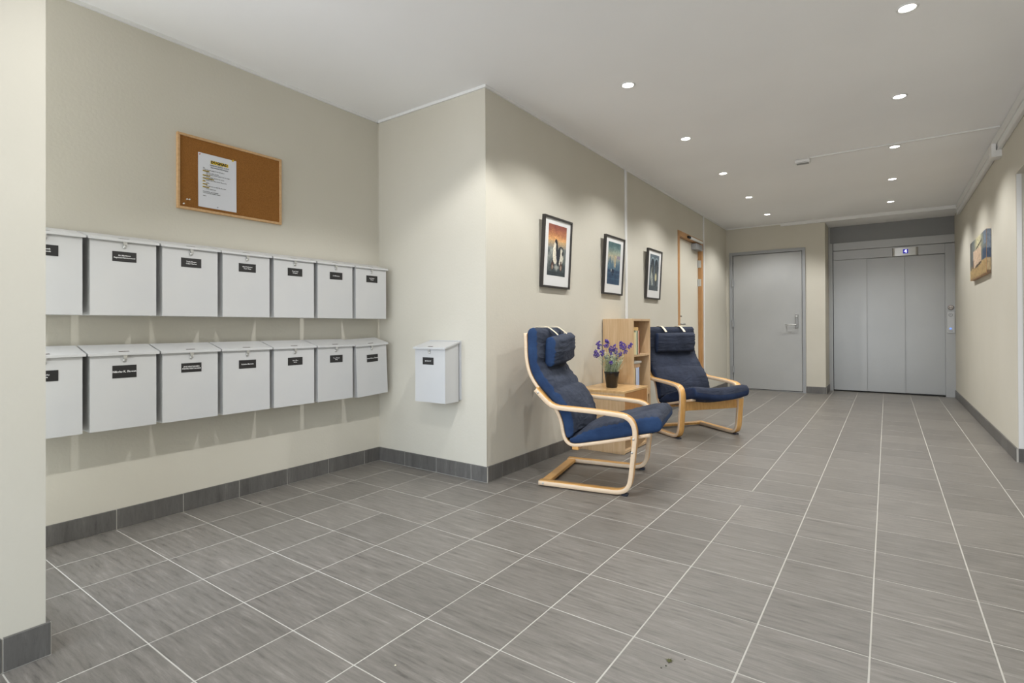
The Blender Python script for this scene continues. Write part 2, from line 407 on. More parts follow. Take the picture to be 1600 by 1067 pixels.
# crown strips, corner beads
m = MB(); t = .012; hh = .017
m.box(A, A+t, Y0, E, H-hh, H).box(A, B+t, E-t, E, H-hh, H).box(B, B+t, E, D, H-hh, H).box(B, -1.274, D-t, D, H-hh, H).box(A, B, Y0, Y0+t, H-hh, H).box(B, B+t, YB, Y0+t, H-hh, H)
m.build('trim_1', M['trim'], kind='structure')
m = MB(); m.box(A, A+.004, E-.004, E, SH, H-hh).box(B-.002, B+.0015, E-.0015, E+.002, SH, H-hh); m.build('trim_2', M['wall'], kind='structure')

# ------------------------------------------------------------------ doors (setting)
# fire door in the end wall
fr = MB(); f0, f1 = D-.018, D+.09
fr.box(-1.988, -1.942, f0, f1, 0, 2.09).box(-.997, -.958, f0, f1, 0, 2.09).box(-1.942, -.997, f0, f1, 2.045, 2.09)
fr.box(-1.942, -1.934, D+.02, f1, 0, 2.045, 0).box(-1.942, -.997, D-.005, f1, 0, .014, 1)
d1 = fr.build('door_1', [M['greyframe'], M['steeldull']], kind='structure')
m = MB(); m.bevbox(-1.936, -1.003, D-.006, D+.04, .02, 2.038, .002, 1); m.build('door_leaf', M['grey'], d1)
m = MB(); m.box(-1.936, -1.003, D-.002, D+.03, .012, .02); m.build('bottom_seal', M['gap'], d1)
for z in (.30, 1.0, 1.62):
    m = MB(); m.tube([(-1.944, D-.026, z-.055), (-1.944, D-.026, z+.055)], .009, 8); m.box(-1.965, -1.92, D-.021, D-.017, z-.05, z+.05); m.build('hinge', M['greyframe'], d1)
m = MB(); m.bevbox(-1.092, -1.052, D-.016, D-.006, .93, 1.135, .004, 2); hp = m.build('lock_plate', M['steeldull'], d1)
m = MB(); m.tube([(-1.072, D-.014, .982), (-1.072, D-.05, .982), (-1.078, D-.062, .982), (-1.09, D-.067, .982), (-1.185, D-.067, .982), (-1.2, D-.062, .982), (-1.206, D-.05, .982), (-1.206, D-.02, .982)], .0095, 12); m.build('door_handle', M['steel'], hp)
m = MB(); m.lathe([(.015, 0), (.015, .012), (.009, .014), (0.0001, .014)], 16, T=Matrix.Translation((-1.072, D-.016, 1.098)) @ Matrix.Rotation(math.radians(90), 4, 'X')); m.build('lock_cylinder', M['steel'], hp)

# wooden framed door in the left wall
fr = MB(); xo = B+.004; xi = B-.1
fr.box(xi, xo, 6.303, 6.375, 0, 2.115).box(xi, xo, 7.29, 7.352, 0, 2.115).box(xi, xo, 6.375, 7.29, 2.055, 2.115)
d2 = fr.build('door_2', M['doorwood'], kind='structure')
m = MB(); m.bevbox(B-.09, B-.045, 6.378, 7.287, .01, 2.052, .002, 1); m.build('door_leaf', M['doorwhite'], d2)
for z in (1.80, 1.55, .25):
    m = MB(); m.tube([(B-.036, 7.283, z-.05), (B-.036, 7.283, z+.05)], .008, 8); m.box(B-.045, B-.041, 7.25, 7.288, z-.048, z+.048).box(B-.04, B-.004, 7.286, 7.290, z-.048, z+.048); m.build('hinge', M['steel'], d2)
m = MB(); m.bevbox(B-.045, B+.025, 6.99, 7.26, 1.965, 2.04, .004, 2); m.build('door_closer', M['greyframe'], d2)
m = MB(); m.bevbox(B+.005, B+.028, 6.75, 7.27, 2.062, 2.092, .003, 1); m.box(B+.006, B+.027, 6.66, 6.75, 2.065, 2.09, 1); m.build('closer_rail', [M['plastic'], M['gap']], d2)
m = MB(); m.tube([(B-.045, 6.43, .99), (B-.005, 6.43, .99), (B+.004, 6.437, .99), (B+.008, 6.45, .99), (B+.008, 6.545, .99)], .009, 10)
m.lathe([(.025, 0), (.025, .008), (.0001, .009)], 20, T=Matrix.Translation((B-.045, 6.43, .99)) @ Matrix.Rotation(math.radians(90), 4, 'Y')); m.build('door_handle', M['steeldull'], d2)
m = MB(); m.lathe([(.024, 0), (.024, .014), (.012, .016), (.0001, .018)], 20, T=Matrix.Translation((B-.045, 6.43, 1.088)) @ Matrix.Rotation(math.radians(90), 4, 'Y'))
m.box(B-.03, B+.005, 6.427, 6.433, 1.078, 1.092); m.build('lock_cylinder', M['steeldull'], d2)

# door in the right-hand recess (seen only at the photo's edge)
m = MB(); m.box(Cx+.2, Cx+.26, RY1-.07, RY1, 0, RZ).box(Cx+.2, Cx+.26, RY0, RY0+.07, 0, RZ).box(Cx+.2, Cx+.26, RY0+.07, RY1-.07, RZ-.06, RZ)
d3 = m.build('door_3', M['greyframe'], kind='structure')
m = MB(); m.box(Cx+.22, Cx+.255, RY0+.07, RY1-.07, .01, RZ-.06); m.build('door_leaf', M['grey'], d3)
m = MB(); m.box(Cx+.004, Cx+.03, RY1-.004, RY1+.001, SH, RZ); m.build('trim_3', M['trim'], kind='structure')

# ------------------------------------------------------------------ lift
lift = thing('lift_entrance', 'grey steel lift front with three sliding panels in the end niche', 'lift', ((X1+Cx)/2, D2, 0))
LX = (X1+Cx)/2
def lp(name, m_, mats, par=lift, **k):
    m_.v = [(v[0]-LX, v[1]-D2, v[2]) for v in m_.v]; return m_.build(name, mats, par, **k)
m = MB(); m.box(X1, Cx, D2+.02, D2+.06, 2.185, HS); lp('header_panel', m, M['liftdark'])
m = MB(); m.box(X1, -.662, D2-.012, D2+.05, 0, 2.18); m.box(X1, X1+.02, D2-.004, D2+.05, 2.18, HS); lp('jamb', m, M['lift'])
m = MB(); m.box(.632, Cx, D2-.012, D2+.05, 0, 2.062); lp('jamb', m, M['lift'])
m = MB(); m.bevbox(-.655, Cx, D2-.004, D2+.05, 2.07, 2.183, .002, 1); lp('lintel', m, M['lift'])
m = MB(); m.bevbox(-.655, .632, D2-.0, D2+.05, 1.932, 2.066, .002, 1); lp('transom', m, M['lift'])
for x0, x1, y in ((-.655, -.243, .004), (-.243, .198, .020), (.198, .632, .036)):
    m = MB(); m.bevbox(x0-(.03 if y > .01 else 0), x1, D2+y, D2+y+.014, .018, 1.928 if y > .01 else 1.93, .0015, 1); lp('sliding_panel', m, M['lift'])
m = MB(); m.box(-.662, .64, D2+.002, D2+.058, 0.001, .016); lp('sill', m, M['gap'])
ind = MB(); sc = MB()
prof = [(.0, .0), (.004, -.010), (.012, -.018), (.03, -.024), (.09, -.028), (.145, -.03), (.20, -.028), (.26, -.024), (.278, -.018), (.286, -.010), (.29, .0)]
ind.prism([(.058+x, D2+y) for x, y in prof][::-1], 'z', 1.934, 2.044)
io = lp('floor_indicator', ind, M['steel'])
m = MB(); m.box(.178, .236, D2-.0335, D2-.026, 1.962, 2.022); s_ = lp('display', m, M['screen'], io)
m = MB(); put_text(m, '4', .062, Matrix.Translation((.207, D2-.0345, 1.992)) @ FACE_MY, bold=.002); lp('lit_digit', m, M['glyph'], io)
m = MB(); m.bevbox(.646, .728, D2-.03, D2-.012, .86, 1.143, .003, 2); cp = lp('call_panel', m, mat('call_panel_steel', srgb(186, 186, 184), .4, .5))
m = MB(); m.lathe([(.013, 0), (.013, .004), (.0001, .006)], 20, T=Matrix.Translation((.684, D2-.03, .918)) @ Matrix.Rotation(math.radians(90), 4, 'X')); lp('call_button', m, M['bluebtn'], cp)
m = MB(); m.box(.66, .708, D2-.0308, D2-.03, .884, .888); lp('slot', m, M['gap'], cp); m = MB()
m.tube([(.686+.02*math.cos(a/16*2*math.pi), D2-.0305, 1.099+.02*math.sin(a/16*2*math.pi)) for a in range(16)], .0018, 6, closed=True)
m.tube([(.676, D2-.0305, 1.088), (.686, D2-.0305, 1.11), (.690, D2-.0305, 1.09), (.696, D2-.0305, 1.102)], .0016, 6); lp('key_symbol', m, M['gap'], cp)
m = MB(); Tr = Matrix.Translation((.689, D2-.012, 1.199)) @ Matrix.Rotation(math.radians(90), 4, 'X')
m.lathe([(.034, 0), (.034, .0012), (.0001, .0013)], 28, mi=0, T=Tr)
m.tube([(.689+.031*math.cos(a/20*2*math.pi), D2-.0135, 1.199+.031*math.sin(a/20*2*math.pi)) for a in range(20)], .0022, 6, mi=1, closed=True)
m.tube([(.668, D2-.0135, 1.186), (.676, D2-.0135, 1.208), (.684, D2-.0135, 1.196), (.694, D2-.0135, 1.209), (.705, D2-.0135, 1.19)], .0028, 6, mi=1)
lp('round_sign', m, [mat('pale_pink_sign', srgb(205, 196, 190), .6), M['gap']])

# ------------------------------------------------------------------ mailboxes
PITCH, YC0 = .2868, .696
BW, BD, BH = .260, .148, .345
BB = .022       # stand-off from the wall
def make_box(kind):
    """origin: back centre at the wall, bottom of the body. faces +X"""
    t = thing('mailbox', '', 'mailbox')
    w = BW/2
    m = MB(); zt = BH
    th = .0025
    # open topped shell with sloping top edge
    def pr(y0, y1): m.prism([(BB, 0), (BD, 0), (BD, zt-.002), (BB, zt+.025)], 'y', y0, y1)
    pr(-w, -w+th); pr(w-th, w); m.box(BD-th, BD, -w+th, w-th, 0, zt-.004); m.box(BB, BD-th, -w+th, w-th, 0, th); m.box(BB, BB+th, -w+th, w-th, th, zt+.02)
    m.build('body', M['boxwhite'], t)
    m = MB(); lw = .1398
    # sloping lid with down-turned front and side lips
    z1, z0 = zt+.044, zt+.004; xf = BD+.012
    sl = lambda x: z1+(z0-z1)*x/xf
    m.prism([(BB-.003, sl(BB-.003)), (xf, sl(xf)), (xf, sl(xf)-.011), (xf-.0025, sl(xf)-.011), (xf-.0025, sl(xf)-.0025), (BB-.003, sl(BB-.003)-.0025)][::-1], 'y', -lw, lw)
    for s in (-1, 1):
        y0, y1 = sorted((s*lw, s*(lw-.002)))
        m.prism([(BB, sl(BB)-.002), (xf-.003, sl(xf)-.002), (xf-.003, sl(xf)-.009), (BB, sl(BB)-.009)][::-1], 'y', y0, y1)
    lid = m.build('lid', M['boxwhite'], t)
    m = MB(); x0_, x1_ = BD-.012, BD-.002; q = .021
    m.add([(x0_, -q, sl(x0_)+.0006), (x1_, -q, sl(x1_)+.0006), (x1_, q, sl(x1_)+.0006), (x0_, q, sl(x0_)+.0006)], [[0, 1, 2, 3]]); m.build('brand_sticker', M['slot'], lid)
    m = MB(); m.box(xf-.004, xf-.001, -.008, .008, zt-.018, zt-.004); m.box(BD, BD+.012, -.006, .006, zt-.024, zt-.016)
    m.lathe([(.0075, 0), (.0075, .007), (.004, .009), (.0001, .009)], 14, T=Matrix.Translation((BD, 0, zt-.030)) @ Matrix.Rotation(math.radians(90), 4, 'Y')); m.build('latch', M['steel'], t)
    for s_ in (-1, 1):
        m = MB(); m.box(0, BB, s_*.1-.01, s_*.1+.01, .02, zt+.01); m.build('bracket', M['boxwhite'], t)
    return t
def name_plate(par, yc, zc, lines, size, w=.095, h=.046):
    m = MB(); m.box(BD, BD+.0012, yc-w/2, yc+w/2, zc-h/2, zc+h/2); p_ = m.build('name_plate', M['plate'], par)
    m = MB(); n = len(lines)
    for k, tx in enumerate(lines):
        put_text(m, tx, size, Matrix.Translation((BD+.0015, yc, zc+((n-1)/2-k)*size*1.15)) @ FACE_X, bold=size*.02)
    m.build('lettering', M['ink'], p_)
    return p_
rows = [(1.024, 'upper row', [['Ola Krosvik', 'Kari Krosvik'], ['Siri Martinsen', 'Ragnvald Hammersmed'], ['Trude Berger', 'Oskar Hansen'], ['Marit Pettersen', 'Petri Olsen'], ['Tiong Huyll', 'Rosanda'], ['A. Mikkelsen'], ['Eva Solheim', 'Hansen']]),
        (.503, 'lower row', [['Ivar Berby', 'Eva Lie'], ['Nikolas K. Skouen'], ['JANE KRISTIANSEN', 'ANDERS KRISTIANSEN'], ['Kristine Marstein'], ['Arve Moe', 'Berita'], ['Tone Hansen', 'Berg'], ['Eirund Nielsen Thrudal']])]
ordw = [None, 'second', 'third', 'fourth', 'fifth', 'sixth']
proto = make_box(0); sb = copy_tree(proto); todo = []
for z, rname, names in rows:
    for k in range(7):
        b = proto if not todo else copy_tree(proto)
        b.location = (A, YC0+PITCH*k, z)
        two = len(names[k]) == 2
        pl_ = 'two-line black name plate' if two else 'one-line black name plate'
        if k == 0: lab = 'white metal mailbox, %s, leftmost, partly hidden by the near wall' % rname
        elif k == 6: lab = ('white metal mailbox at the right end of the %s beside the corner' % rname) if rname[0] == 'u' else 'slightly tilted white mailbox at the right end of the lower row'
        else: lab = 'white metal mailbox, %s from the left in the %s, %s' % (ordw[k], rname, pl_)
        b['label'] = lab; b['category'] = 'mailbox'; b['group'] = 'white mailboxes in two rows on the alcove wall'
        todo.append((b, rname, k, names[k], two))
        if rname[0] == 'l' and k == 6: b.rotation_euler = (math.radians(2.6), 0, 0); b.location.y += .014
for b, rname, k, nm, two in todo:
    low = rname[0] == 'l'; big = low and k == 1
    name_plate(b, (.001, .001, .002, .003, .004, .005, .006)[k]-.001, (.262 if k < 6 else .252) if low else .270, nm, .0125 if big else (.0088 if two else .0098), h=.058 if big else (.05 if k == 6 and low else .046))
# single mailbox on the alcove's far wall (faces -Y)
sb.rotation_euler = (0, 0, math.radians(-90)); sb.location = (-2.376, E, .487)
sb['label'] = 'single white mailbox hanging alone on the side wall near the corner'; sb['category'] = 'mailbox'
if 'group' in sb: del sb['group']
name_plate(sb, -.014, .262, ['RETUR-POST'], .0095)
m = MB(); m.box(0, .008, -.139, .139, .01, .39); m.build('back_plate', M['boxwhite'], sb)

# ------------------------------------------------------------------ cork board, notice, pins
cb = thing('cork_board', 'wood framed cork notice board on the wall above the mailboxes', 'notice board', (A, 1.5515, 1.79))
w, h = .2905, .199; f = .013
m = MB(); m.box(.002, .010, -w+f, w-f, -h+f, h-f); m.build('cork_panel', M['cork'], cb)
for n_, b_ in (('frame_rail', (-w, w, h-f, h)), ('frame_rail', (-w, w, -h, -h+f)), ('frame_stile', (-w, -w+f, -h+f, h-f)), ('frame_stile', (w-f, w, -h+f, h-f))):
    m = MB(); m.bevbox(0, .018, *b_, .002, 2); m.build(n_, M['pine'], cb)
PX, PY, PZ = A+.0105, 1.4665, 1.764
nt = thing('notice_paper', 'white printed notice with yellow highlighting pinned to the cork board', 'paper', (PX, PY, PZ))
m = MB(); nx, nz = 8, 12; vs = []; fs = []
for j in range(nz+1):
    for i in range(nx+1):
        u, v = i/nx-.5, j/nz-.5; vs.append((.0012+.003*(abs(u)*2)**3*max(0, -v+.1), u*.204, v*.292))
for j in range(nz):
    for i in range(nx): a_ = j*(nx+1)+i; fs.append([a_, a_+1, a_+nx+2, a_+nx+1])
m.add(vs, fs, 0, True); m.build('sheet', M['paper'], nt)
tx = MB(); hl = MB()
def ptx(s, y, z, size, al='LEFT', bold=0, hi=False, mi=0):
    T = Matrix.Translation((.0042, y, z)) @ FACE_X
    vs, fs = text_geo(s, size, al, bold); ws = [T @ v for v in vs]; tx.add(ws, fs)
    if hi:
        ys = [v.y for v in ws]; hl.box(.0034, .0038, min(ys)-.002, max(ys)+.002, z-size*.42, z+size*.42)
ptx('DUGNAD', .008, .106, .0205, 'CENTER', .0011, True)
ptx('TORSDAG 04.05 KL. 16-17.00', .008, .088, .0082, 'CENTER', .0002)
ptx('Oppmøtested: Fellesinngang', .008, .0775, .0082, 'CENTER', .0002)
lines = [('Hei,', -.078, .0), ('Vi har følgende oppgaver som skal utføres', -.078, 0), ('Uteområde', -.078, 1), ('Rake løv, vaske og rydde', -.062, 0), ('Feie og samle sammen søppel rundt hele bygget', -.062, 0), ('Inngangsparti', -.078, 1), ('Vaske vinduer og dører ute og inne', -.062, 0), ('Kjeller og sykkelbod', -.078, 1), ('Rydde boder, kaste det som ikke brukes', -.062, 0), ('Tak', -.078, 1), ('Sjekke', -.062, 0), ('Garasje', -.078, 1), ('Feie gulv og ta ut søppel fra alle bodene', -.062, 0), ('Oppgang B', -.078, 1), ('Vaske trapper inne', -.062, 0), ('', 0, 0), ('Husk hansker og godt humør!', -.078, 0), ('Vi serverer mat og drikke etterpå', -.078, 0), ('', 0, 0), ('Styret', -.078, 0)]
z = .067
for s, y, hi in lines:
    if s: ptx(s, y, z, .0066, 'LEFT', .00012 if not hi else .0003, bool(hi))
    z -= .0079
tx.build('printed_text', M['blackink'], nt); hl.build('highlighter_marks', M['yellow'], nt)
def pin(y, z, col, label, depth=.0105, r=.0038):
    m = MB(); m.lathe([(.0008, 0), (.0008, .004), (r*.9, .005), (r*.6, .008), (r, .012), (r*.8, .0135), (.0001, .014)], 12, T=Matrix.Translation((0, 0, 0)) @ Matrix.Rotation(math.radians(90), 4, 'Y'))
    o = m.build('push_pin', col, None); o.location = (A+depth, y, z); tag(o, label, 'push pin', 'push pins on the cork board'); return o
wp = mat('white_pin', srgb(236, 232, 222), .4)
pin(1.306, 1.643, wp, 'white push pin, left of the two side by side, lower left of cork board')
pin(1.318, 1.644, wp, 'white push pin, right of the two side by side, lower left of cork board')
pin(1.290, 1.617, wp, 'lowest white push pin in the bottom left corner of cork board')
pin(1.545, 1.905, mat('yellow_pin', srgb(225, 190, 20), .4), 'yellow push pin at the top right of the notice', .012, .005)
pin(1.369, 1.898, mat('red_pin', srgb(190, 110, 105), .4), 'dull red push pin at the top left corner of the notice', .012, .003)
pin(1.462, 1.627, mat('grey_pin', srgb(170, 170, 172), .4), 'small grey push pin at the bottom edge of the notice', .012, .0028)

# ------------------------------------------------------------------ pictures
def vnoise(x, y, s=0):
    def h_(i, j): return (math.sin(i*127.1+j*311.7+s*74.7)*43758.5453) % 1
    i, j = math.floor(x), math.floor(y); fx, fy = x-i, y-j; fx = fx*fx*(3-2*fx); fy = fy*fy*(3-2*fy)
    return (h_(i, j)*(1-fx)+h_(i+1, j)*fx)*(1-fy)+(h_(i, j+1)*(1-fx)+h_(i+1, j+1)*fx)*fy
def fbm(x, y, s=0): return sum(vnoise(x*2**k, y*2**k, s+k)*.5**(k+1) for k in range(4))
def mixc(a, b, t): t = max(0, min(1, t)); return tuple(a[i]*(1-t)+b[i]*t for i in range(3))
def ell(u, v, cx, cy, rx, ry, rot=0):
    c, s = math.cos(rot), math.sin(rot); x, y = u-cx, v-cy; x, y = x*c+y*s, -x*s+y*c
    return (x/rx)**2+(y/ry)**2
def sm(a, b, x): t = max(0, min(1, (x-a)/(b-a))); return t*t*(3-2*t)
def art_penguins(u, v):     # u left-right, v down-up, 0..1, aspect 1:1.35
    n = fbm(u*5, v*8, 1)
    if v > .68: c = mixc((222, 148, 82), (150, 72, 58), sm(.7, 1, v)+(.5-n)*.8); c = mixc(c, (236, 178, 110), sm(.8, .68, v)*.7)
    elif v > .56: c = mixc((150, 140, 122), (205, 165, 110), sm(.56, .68, v)+(n-.5))
    else: c = mixc((58, 70, 74), (168, 172, 160), sm(.05, .5, v)*.5+(n-.45)*1.5)
    if v < .3: c = mixc(c, (188, 190, 178), sm(.25, .05, abs(v-.17)*2+abs(u-.5))*.8)
    if v < .08: c = mixc(c, (44, 54, 60), .7)
    if ell(u, v, .41, .45, .14, .22) < 1: c = mixc((232, 222, 196), (190, 184, 170), sm(.38, .5, u))
    if ell(u, v, .50, .50, .055, .21, .12) < 1: c = (40, 44, 52)
    if ell(u, v, .43, .68, .06, .045) < 1: c = (36, 38, 44)
    if ell(u, v, .72, .38, .13, .17, -.2) < 1: c = (214, 208, 186)
    if ell(u, v, .60, .39, .075, .2, -.3) < 1: c = (38, 44, 54)
    if .9 < ell(u, v, .72, .5, .12, .075)*1.2 < 1.9 and v > .47: c = (36, 42, 52)
    if ell(u, v, .82, .46, .04, .05) < 1: c = (34, 38, 46)
    for x in (.27, .74):
        if ell(u, v, x, .19, .065, .085) < 1: c = (96, 62, 52)
        if ell(u, v, x, .17, .035, .045) < 1: c = (170, 150, 130)
        if ell(u, v, x, .27, .035, .03) < 1: c = (52, 40, 38)
    return c
def art_ice(u, v):
    n = fbm(u*6, v*9, 5)
    if v > .68: c = mixc((120, 150, 146), (66, 100, 104), sm(.7, 1, v)+(n-.5)*1.8); c = mixc(c, (200, 184, 140), sm(.9, .66, v)*.6)
    elif v > .36: c = mixc((196, 182, 144), (88, 120, 138), sm(.75, .4, v)+(n-.5)*.6)
    else: c = mixc((34, 58, 92), (48, 84, 112), n*1.2)
    if .34 < v < .70:
        for (x, w_, t) in ((.18, .16, .66), (.36, .1, .58), (.74, .12, .56), (.92, .14, .6)):
            if abs(u-x) < w_*(t-v)/(t-.34)+.01 and v < t: c = mixc((44, 74, 104), (96, 134, 150), n*1.3)
        if abs(u-.58) < .05 and v > .42: c = (190, 170, 130)
        if .62 < v and u > .72: c = mixc(c, (128, 116, 158), .7)
    if v < .36:
        if ell(u, v, .42, .31, .10, .10) < 1: c = (24, 40, 66)
        if ell(u, v, .30, .36, .03, .07) < 1: c = (176, 186, 180)
        if int(v*40) % 5 == 0: c = mixc(c, (80, 116, 140), .4)
    return c
def art_pair(u, v):
    n = fbm(u*4, v*7, 9)
    c = mixc((76, 92, 104), (108, 124, 132), n*1.2)
    for s_, x in ((-1, .30), (1, .72)):
        if ell(u, v, x, .66, .22, .22) < 1.0: c = (46, 56, 66)
        if .85 < ell(u, v, x, .74, .21, .17) < 1.15 and v > .7: c = (150, 170, 178)
        if ell(u, v, x, .40, .17, .34) < 1: c = mixc((66, 74, 78), (84, 90, 88), n)
    if abs(u-.5+.04*math.sin(v*9)) < .022 and .3 < v < .8: c = (112, 134, 150)
    if ell(u, v, .30, .30, .06, .2, .25) < 1: c = (190, 200, 190)
    if ell(u, v, .18, .45, .025, .2, -.25) < 1: c = (176, 180, 160)
    if ell(u, v, .70, .38, .10, .11, .2) < 1: c = (206, 200, 150)
    if v < .13: c = mixc((66, 78, 86), (80, 92, 98), n)
    return c
def art_beach(u, v):
    n = fbm(u*5, v*6, 14)
    if v > .36: c = mixc((128, 134, 124), (98, 108, 110), n*1.6); c = mixc(c, (206, 198, 150), sm(.35, .05, abs(u-.55))*sm(.5, .8, v))
    else: c = mixc((196, 164, 100), (166, 128, 74), n*1.1)
    if v > .7 and u > .85: c = (112, 130, 150)
    if .36 < v < .60 and u > .8: c = mixc((44, 66, 102), (60, 88, 110), n)
    if .28 < v < .72 and .22 < u < .72: c = mixc((192, 156, 120), (222, 190, 158), fbm(u*14, v*3, 3)*1.5)
    if .28 < v < .5 and .16 < u < .24: c = (70, 60, 56)
    if abs((v-.76)-(u-.5)*.35) < .025 and .42 < u < .75: c = (78, 72, 62)
    if abs((v-.30)-(u-.5)*.15) < .03 and .35 < u < .72: c = (84, 70, 52)
    if v < .3: c = mixc(c, (150, 110, 60), sm(.06, 0, v))
    if u < .12 and v > .25: c = mixc(c, (90, 84, 76), .7)
    return c
def painted(name, fn, w, h, nx, ny):
    """flat print, centred, in the local Y-Z plane facing +X; colours are the print itself"""
    me = bpy.data.meshes.new(name); vs = []; cs = []
    for j in range(ny+1):
        for i in range(nx+1): vs.append((0, (i/nx-.5)*w, (j/ny-.5)*h)); c_ = fn(i/nx, j/ny); g_ = sum(c_)/3; f_ = .86+.28*vnoise(i*.9, j*.9, 3); cs.append(srgb(*[max(0, min(255, (g_+(q_-g_)*.8)*f_)) for q_ in c_]))
    fs = [[j*(nx+1)+i, j*(nx+1)+i+1, (j+1)*(nx+1)+i+1, (j+1)*(nx+1)+i] for j in range(ny) for i in range(nx)]
    me.from_pydata(vs, [], fs); at = me.color_attributes.new('print', 'FLOAT_COLOR', 'POINT')
    for k, c in enumerate(cs): at.data[k].color = (*c, 1)
    me.materials.append(M['print']); return me
mp_ = mat('printed_picture', (.5, .5, .5), .5); va = nd(mp_, 'ShaderNodeVertexColor', layer_name='print'); lk(mp_, va.outputs[0], mp_.node_tree.nodes['Principled BSDF'].inputs['Base Color']); M['print'] = mp_
def framed(yc, fn, label):
    w, h, t, f = .203, .2585, .024, .0145
    o = thing('framed_picture', label, 'picture', (B+.001, yc, 1.2515), group='black framed prints on the corridor wall')
    o.rotation_euler = (0, math.radians(3.3), 0)
    for n_, b_ in (('frame_rail', (-w, w, 2*h-f, 2*h)), ('frame_rail', (-w, w, 0, f)), ('frame_stile', (-w, -w+f, f, 2*h-f)), ('frame_stile', (w-f, w, f, 2*h-f))):
        m = MB(); m.box(0, t, *b_); m.build(n_, M['blackframe'], o)
    m = MB(); m.box(.004, .014, -w+f, w-f, f, 2*h-f); m.build('mount', M['mount'], o)
    link('print', painted('print', fn, .262, .374, 56, 78), o, (.0145, 0, .278))
    return o
framed(3.426, art_penguins, 'black framed print of penguins under an orange sky, nearest the corner')
framed(4.430, art_ice, 'black framed print of blue ice and sea, middle of the three')
framed(5.432, art_pair, 'black framed grey-blue print of two arched shapes, farthest of three')
# canvas on the right wall
cv = thing('canvas_painting', 'unframed canvas of a beach scene hanging on the right wall', 'painting', (Cx, 6.73, 1.612))
w, h, dd = .545, .192, .032
m = MB(); m.box(-dd, -.002, -w, w, -h, h); m.build('stretched_canvas', M['doorwood'], cv)
o = link('painted_front', painted('painted_front', art_beach, 2*w, 2*h, 66, 44), cv); o.rotation_euler = (0, 0, math.pi); o.location = (-dd-.0008, 0, 0)
def art_side(u, v): return (118, 132, 150) if v > .58 else ((52, 72, 104) if v > .34 else ((186, 156, 104) if v > .06 else (120, 84, 50)))
o = link('painted_side', painted('painted_side', lambda u, v: mixc(art_side(u, v), (90, 98, 108), fbm(u*2, v*6)*.4), dd-.004, 2*h, 6, 36), cv); o.rotation_euler = (0, 0, -math.pi/2); o.location = (-dd/2, -w-.0008, 0)

# ------------------------------------------------------------------ trunking, detector, junction box
m = MB(); m.bevbox(B, B+.018, 4.739, 4.769, SH, H-hh, .003, 1); tag(m.build('cable_trunking', M['trim']), 'vertical white cable trunking on left wall behind the tall bookcase', 'trunking')
m = MB(); m.bevbox(B, B+.014, 7.362, 7.392, SH, H-hh, .003, 1); tag(m.build('cable_trunking', M['trim']), 'thin vertical white cable trunking beside the wood framed door', 'trunking')
m = MB(); m.bevbox(Cx-.034, Cx-.0, YB+.1, D-.03, 2.395, H, .004, 1); m.bevbox(Cx-.028, Cx, YB+.1, D-.03, 2.338, 2.393, .004, 1)
tag(m.build('cable_trunking', M['trim']), 'wide white cable trunking along the top of the right wall', 'trunking')
m = MB(); m.bevbox(-1.272, Cx-.0, D-.03, D, 2.42, H, .004, 1); tag(m.build('cable_trunking', M['trim']), 'white cable trunking along the top of the end wall above the lift', 'trunking')
m = MB(); m.bevbox(-.56, Cx-.036, 5.40, 5.428, H-.012, H, .002, 1); tag(m.build('cable_trunking', M['trim']), 'thin white trunking crossing the ceiling to the small detector', 'trunking')
dt = thing('ceiling_detector', 'small white rectangular detector on the ceiling at the trunking end', 'detector', (-.62, 5.46, H))
m = MB(); m.bevbox(-.062, .058, -.035, .035, -.034, 0, .008, 3); m.build('housing', M['plastic'], dt)
m = MB(); m.box(-.05, .046, -.0355, -.0345, -.03, -.027); m.box(-.05, .046, -.028, .028, -.0355, -.034); m.build('underside_grille', M['steeldull'], dt)
m = MB(); m.prism([(Cx, 2.287), (Cx-.062, 2.287), (Cx-.062, 2.392), (Cx-.0345, 2.392), (Cx-.0345, 2.3375), (Cx, 2.3375)], 'y', 5.62, 5.74); jb = m.build('junction_box', M['plastic']); tag(jb, 'white junction box under the trunking high on the right wall', 'junction box')

# ------------------------------------------------------------------ downlights
rim = MB(); rim.lathe([(.033, .006), (.033, -.002), (.036, -.005), (.044, -.004), (.046, 0), (.046, .001)], 28); rimm = rim.mesh('rim', M['trim'])
lmp = MB(); lmp.lathe([(.033, -.001), (.02, -.0022), (.0001, -.0025)], 24); lmpm = lmp.mesh('lamp', M['lamp'])
sp = bpy.data.lights.new('downlight_beam', 'SPOT'); sp.energy = SPOT; sp.color = (1, .995, .985); sp.spot_size = math.radians(132); sp.spot_blend = .55; sp.shadow_soft_size = .014
sp2 = sp.copy(); sp2.energy = SPOT_NEAR; sp2.spot_blend = .25
pos = [(-1.34, .84), (-1.33, 2.0)]+[(-1.315, y) for y in (3.128, 4.287, 5.472, 6.655, 7.818)]+[(x, y) for x, y in ((.080, 3.15), (.068, 4.33), (.054, 5.514), (.045, 6.713), (.036, 7.92))]
seen = {3: 'nearest', 4: 'second', 5: 'third', 6: 'fourth', 7: 'farthest'}
for k, (x, y) in enumerate(pos):
    side = 'left' if k < 7 else 'right'; q = k+1 if k < 7 else k-4
    if q in seen: lab = 'round recessed ceiling downlight, %s in the %s row' % (seen[q]+(' from the camera' if q in (4, 5, 6) else ''), side)
    elif q == 2: lab = 'round recessed ceiling downlight cut by the top edge of the photo'
    else: lab = 'round recessed downlight beyond the top of the photo, beside the mailboxes'
    t = thing('downlight', lab, 'downlight', (x, y, H), group='recessed ceiling downlights')
    link('rim', rimm, t); link('lamp', lmpm, t)
    lo = bpy.data.objects.new('beam', sp2 if k == 1 else sp); COL.objects.link(lo); lo.parent = t; lo.location = (0, 0, -.012)

